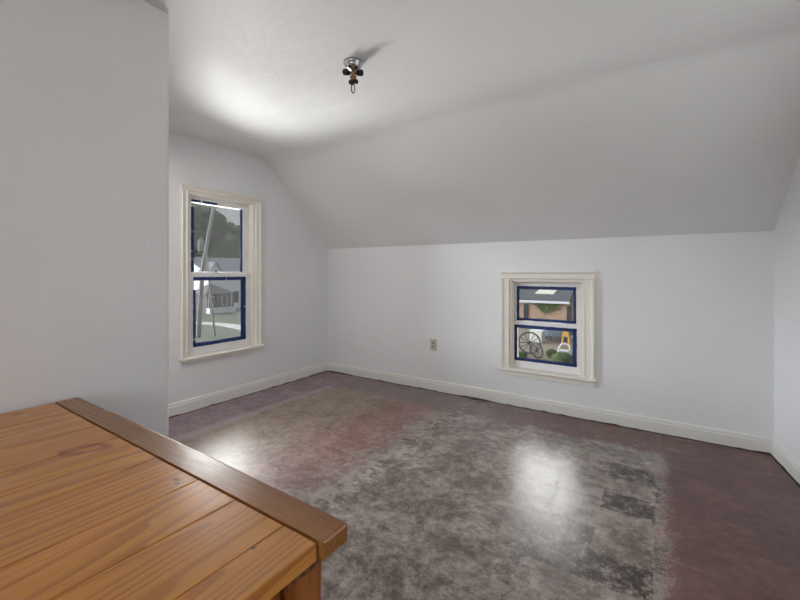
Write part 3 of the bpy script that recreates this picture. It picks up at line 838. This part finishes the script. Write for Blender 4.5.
for _ in range(900):
    u = rnd.gauss(0, 1); hx = -8.1+u*.42; hz = -1.25-abs(rnd.gauss(0, .45))*max(.2, 1-abs(u)*.35)
    if hx > -7.6: hz -= .35*rnd.random()
    p = Vector((hx, 34.93-rnd.random()*.12, hz)); a = Vector((rnd.uniform(-1, 1), rnd.uniform(-.4, .1), rnd.uniform(-1, 1))).normalized()*.07; b = Vector((-a.z, rnd.uniform(-.04, .04), a.x))*.8
    bm.faces.new([bm.verts.new(p+a), bm.verts.new(p+b), bm.verts.new(p-a), bm.verts.new(p-b)])
bm.to_mesh(iv.data); bm.free()
hg = tag(obj('hedge', bmesh.new(), M['leaf']), 'dark green hedge behind the brick outbuilding', 'hedge', None, 'stuff')
bm = bmesh.new()
for _ in range(46):
    c = Vector((rnd.uniform(-22, 4), rnd.uniform(43.5, 46), rnd.uniform(-2.5, .9))); r = rnd.uniform(1.0, 1.7)
    res = bmesh.ops.create_icosphere(bm, subdivisions=3, radius=r, matrix=Matrix.Translation(c))
    for v in res['verts']: v.co += (v.co-c)*.5*noise.noise(v.co*2.1)
bm.to_mesh(hg.data); bm.free()

YG = GZ+.09
# covered trailer, appliance, wheels, toys in the yard
ct = tag(empty('covered_trailer', (-5.6, 27.6, YG)), 'low trailer under a blue grey cover parked in the back yard', 'trailer')
bm = bmesh.new(); add_box(bm, (-.80, -.5, .22), (.72, 1.3, .86), .12)
bmesh.ops.subdivide_edges(bm, edges=bm.edges[:], cuts=3, use_grid_fill=True)
for v in bm.verts: v.co += Vector((1, .3, 1))*.05*noise.noise(v.co*2.6)
obj('cover', bm, M['tarp'], ct)
for xx in (-.55, .5):
    bm = bmesh.new(); lathe(bm, [(0, -.07), (.22, -.07), (.25, -.04), (.25, .04), (.22, .07), (0, .07)], 20, Matrix.Translation((xx, -.35, .25)) @ Matrix.Rotation(R(90), 4, 'X')); obj('wheel', bm, M['iron'], ct)
fz = tag(obj('white_cabinet', (lambda b: add_box(b, (-.42, -.3, 0), (.40, .3, .78), .04))(bmesh.new()), M['white'], loc=(-6.55, 26.2, YG)), 'pale square cabinet standing in the yard behind the wheels', 'cabinet')
bm = bmesh.new(); add_box(bm, (-.36, -.33, .06), (.34, -.30, .72), .01); obj('door', bm, M['cream'], fz)
def wheel(x, y, z, r, ns, rot, label):
    t = tag(empty('wagon_wheel', (x, y, z)), label, 'wheel', 'old iron wheels in the yard'); t.rotation_euler = rot
    bm = bmesh.new(); tube(bm, [(r*math.cos(2*math.pi*k/36), 0, r*math.sin(2*math.pi*k/36)) for k in range(36)], .045, 8, True); obj('rim', bm, M['iron'], t)
    bm = bmesh.new(); lathe(bm, [(0, -.09), (.07, -.09), (.09, 0), (.07, .09), (0, .09)], 14, Matrix.Rotation(R(90), 4, 'X')); obj('hub', bm, M['iron'], t)
    for k in range(ns):
        a = 2*math.pi*k/ns; bm = bmesh.new(); tube(bm, [(.06*math.cos(a), 0, .06*math.sin(a)), (r*math.cos(a), 0, r*math.sin(a))], .022, 6); obj('spoke', bm, M['iron'], t)
wheel(-5.98, 22.2, YG+.60, .56, 12, (R(-12), 0, R(15)), 'largest spoked iron wheel leaning upright in the back yard')
wheel(-5.35, 21.2, YG+.42, .40, 10, (R(10), 0, R(-30)), 'smaller spoked iron wheel right of the large one')
def bush(name, x, y, r, h, label, n=700, mat='leaf2'):
    b = bmesh.new(); rn_ = random.Random(int(x*10))
    bmesh.ops.create_icosphere(b, subdivisions=3, radius=1)
    for v in b.verts: v.co = Vector((v.co.x*r*.8, v.co.y*r*.8, h*.45+v.co.z*h*.42))*(1+.2*noise.noise(v.co*2))
    for _ in range(n):
        d = Vector((rn_.gauss(0, 1), rn_.gauss(0, 1), rn_.gauss(0, 1))).normalized(); p = Vector((d.x*r*.92, d.y*r*.92, max(.03, h*.47+d.z*h*.5)))
        a = Vector((rn_.uniform(-1, 1), rn_.uniform(-1, 1), rn_.uniform(-1, 1))).normalized()*.06; c_ = a.cross(d)
        b.faces.new([b.verts.new(p+a), b.verts.new(p+c_), b.verts.new(p-a), b.verts.new(p-c_)])
    return tag(obj(name, b, M[mat], loc=(x, y, YG)), label, 'bush')
bush('bush', -4.05, 21.0, .55, .45, 'low bright green bush at the bottom right of the small window view')
bush('bush', -4.75, 21.9, .28, .42, 'small green bush left of the larger one in the yard')
bush('bush', -6.08, 20.9, .35, .30, 'low green weeds at the foot of the large iron wheel')
bush('bush', -6.6, 31.0, 1.1, .9, 'dark green shrub behind the covered trailer', 900, 'leaf')
# yellow slide-like toy and white arched chair
ty = tag(empty('garden_toy', (-4.62, 25.0, YG)), 'orange yellow plastic garden toy standing beside the covered trailer', 'toy')
bm = bmesh.new(); prism(bm, [(-.28, 0), (-.18, 0), (-.10, .7), (.10, .7), (.18, 0), (.28, 0), (.16, .95), (0, 1.15), (-.16, .95)], lambda u, v, d: Vector((u, d, v)), -.15, .15); obj('body', bm, M['yellow'], ty)
bm = bmesh.new(); bmesh.ops.create_icosphere(bm, subdivisions=2, radius=.13, matrix=Matrix.Translation((0, 0, 1.22))); obj('knob', bm, M['cream'], ty, smooth=True)
ch = tag(empty('garden_chair', (-4.3, 22.9, YG)), 'white curved garden chair on the grass by the green bush', 'chair')
bm = bmesh.new(); tube(bm, [(-.32, 0, .0), (-.30, .0, .3), (-.15, .05, .55), (.05, .08, .60), (.25, .05, .5), (.30, 0, .25), (.31, 0, 0)], .05, 8); obj('backrest', bm, M['white'], ch, smooth=True)
bm = bmesh.new(); add_box(bm, (-.27, -.4, .24), (.27, .02, .29), .02); obj('seat', bm, M['white'], ch)
for xx in (-.24, .24):
    bm = bmesh.new(); tube(bm, [(xx, -.36, 0), (xx, -.34, .25)], .025, 8); obj('leg', bm, M['white'], ch)

# ------------------------------------------------------------------ light
w = bpy.data.worlds.new('overcast'); sc.world = w; w.use_nodes = True
nt = w.node_tree; nt.nodes.clear(); g = G(nt)
out = nt.nodes.new('ShaderNodeOutputWorld'); bg = nt.nodes.new('ShaderNodeBackground'); nt.links.new(bg.outputs[0], out.inputs[0])
v = g.coord('Generated')
xyz = g.sep(v)
lift = g.step(xyz[2], .17, .36)
def lobe(dx, dy, lo, hi):
    l = math.hypot(dx, dy)
    s = g.math('ADD', g.math('MULTIPLY', xyz[0], dx/l), g.math('MULTIPLY', xyz[1], dy/l))
    return g.step(s, lo, hi)
cloud = g.noise(g.mapping(v, (1, 1, 2.2)), 3.2, 6, .6, .4)
side = g.math('MAXIMUM', lobe(-1, .25, .15, .6), g.math('MULTIPLY', lobe(0, 1, .3, .75), .7))
st = g.math('ADD', .52, g.math('MULTIPLY', g.math('MULTIPLY', lift, side), 3.2))
low = g.math('MULTIPLY', lobe(-1, -.35, .90, .985), g.math('MULTIPLY', g.step(xyz[2], -.03, .05), g.step(xyz[2], .5, .3)))  # bright low sky band added outside the view to light the right wall
st = g.math('ADD', st, g.math('MULTIPLY', low, 75.0))
skyc = g.mix(g.step(cloud, .42, .62), (.62, .68, .76), (.88, .90, .93))
g.put(bg.inputs[0], skyc); g.put(bg.inputs[1], st)
w.cycles.sampling_method = 'AUTOMATIC'

def area(name, loc, rot, sx, sy, power, color=(1, 1, 1), portal=False):
    l = bpy.data.lights.new(name, 'AREA'); l.shape = 'RECTANGLE'; l.size = sx; l.size_y = sy; l.energy = power; l.color = color
    o = bpy.data.objects.new(name, l); col.objects.link(o); o.location = loc; o.rotation_euler = rot
    if portal: l.cycles.is_portal = True
    return o
area('window_daylight_portal', (XL-TH-.01, 2.24, 1.18), (0, R(-90), 0), 1.5, .72, 1, portal=True)
kc = fk(2.58, .73, TH+.01); area('low_window_daylight_portal', kc, (R(-90), 0, kang), .64, .84, 1, portal=True)
# area lights out of view: daylight for the two windows, added fill elsewhere
def aim(loc, to): return (Vector(to)-Vector(loc)).to_track_quat('-Z', 'Y').to_euler()
PW = dict(closet=34, rear=27, bounce=480, right=7, farb=2500, kneesky=600, leftsky=2700, world=1)
if PW['rear']: area('rear_fill_light', (.02, YB-.2, 1.42), (R(90), 0, 0), 1.95, 1.35, PW['rear'])  # added fill behind the camera, through the rear opening
p0 = (-5.3, 2.6, -.95)
if PW['bounce']: area('ground_bounce_daylight', p0, aim(p0, (-2.2, 2.0, 1.9)), 2.6, 1.6, PW['bounce'])
p0 = (-9, 4.3, -1.95)
if PW['farb']: area('lawn_bounce_daylight', p0, aim(p0, (-3.4, 2.2, 1.2)), 6.4, 2, PW['farb'])
p0 = (-9, 5.2, 4.35)
if PW['leftsky']: area('left_window_skylight', p0, aim(p0, (-3.4, 2.2, 1.2)), 7.5, 2.3, PW['leftsky'])
p0 = fk(1.6, 3.9, 6.0)
if PW['kneesky']: area('low_window_skylight', p0, aim(p0, fk(2.58, .7, 0)), 5.0, 3.6, PW['kneesky'])
if PW['right']: area('right_fill_light', (fr_(1.65, 1.35, .22)), (0, R(90), R(6)), 1.15, 1.25, PW['right'])  # added fill from the unseen opening in the right wall
if PW['closet']:
    l = bpy.data.lights.new('closet_fill_light', 'POINT'); l.energy = PW['closet']; l.shadow_soft_size = .12; l.color = (1, .97, .93)  # unseen light added in the closet to brighten the left wall
    o = bpy.data.objects.new('closet_fill_light', l); col.objects.link(o); o.location = (-2.45, .45, 1.95)
# ------------------------------------------------------------------ camera
cam = bpy.data.cameras.new('camera'); cam.sensor_width = 36; cam.lens = 18.0; cam.shift_y = -27/800; cam.clip_start = .02; cam.clip_end = 300
co = bpy.data.objects.new('camera', cam); col.objects.link(co); co.location = (0, 0, 1.2); co.rotation_euler = (R(90), 0, R(33))
sc.camera = co
sc.view_settings.view_transform = 'Standard'; sc.view_settings.look = 'None'; sc.view_settings.exposure = 0.0; sc.view_settings.gamma = 1
sc.view_settings.use_curve_mapping = False
sc.cycles.use_denoising = True
sc.cycles.max_bounces = 12; sc.cycles.diffuse_bounces = 6; sc.cycles.transparent_max_bounces = 16
sc.cycles.sample_clamp_indirect = 8
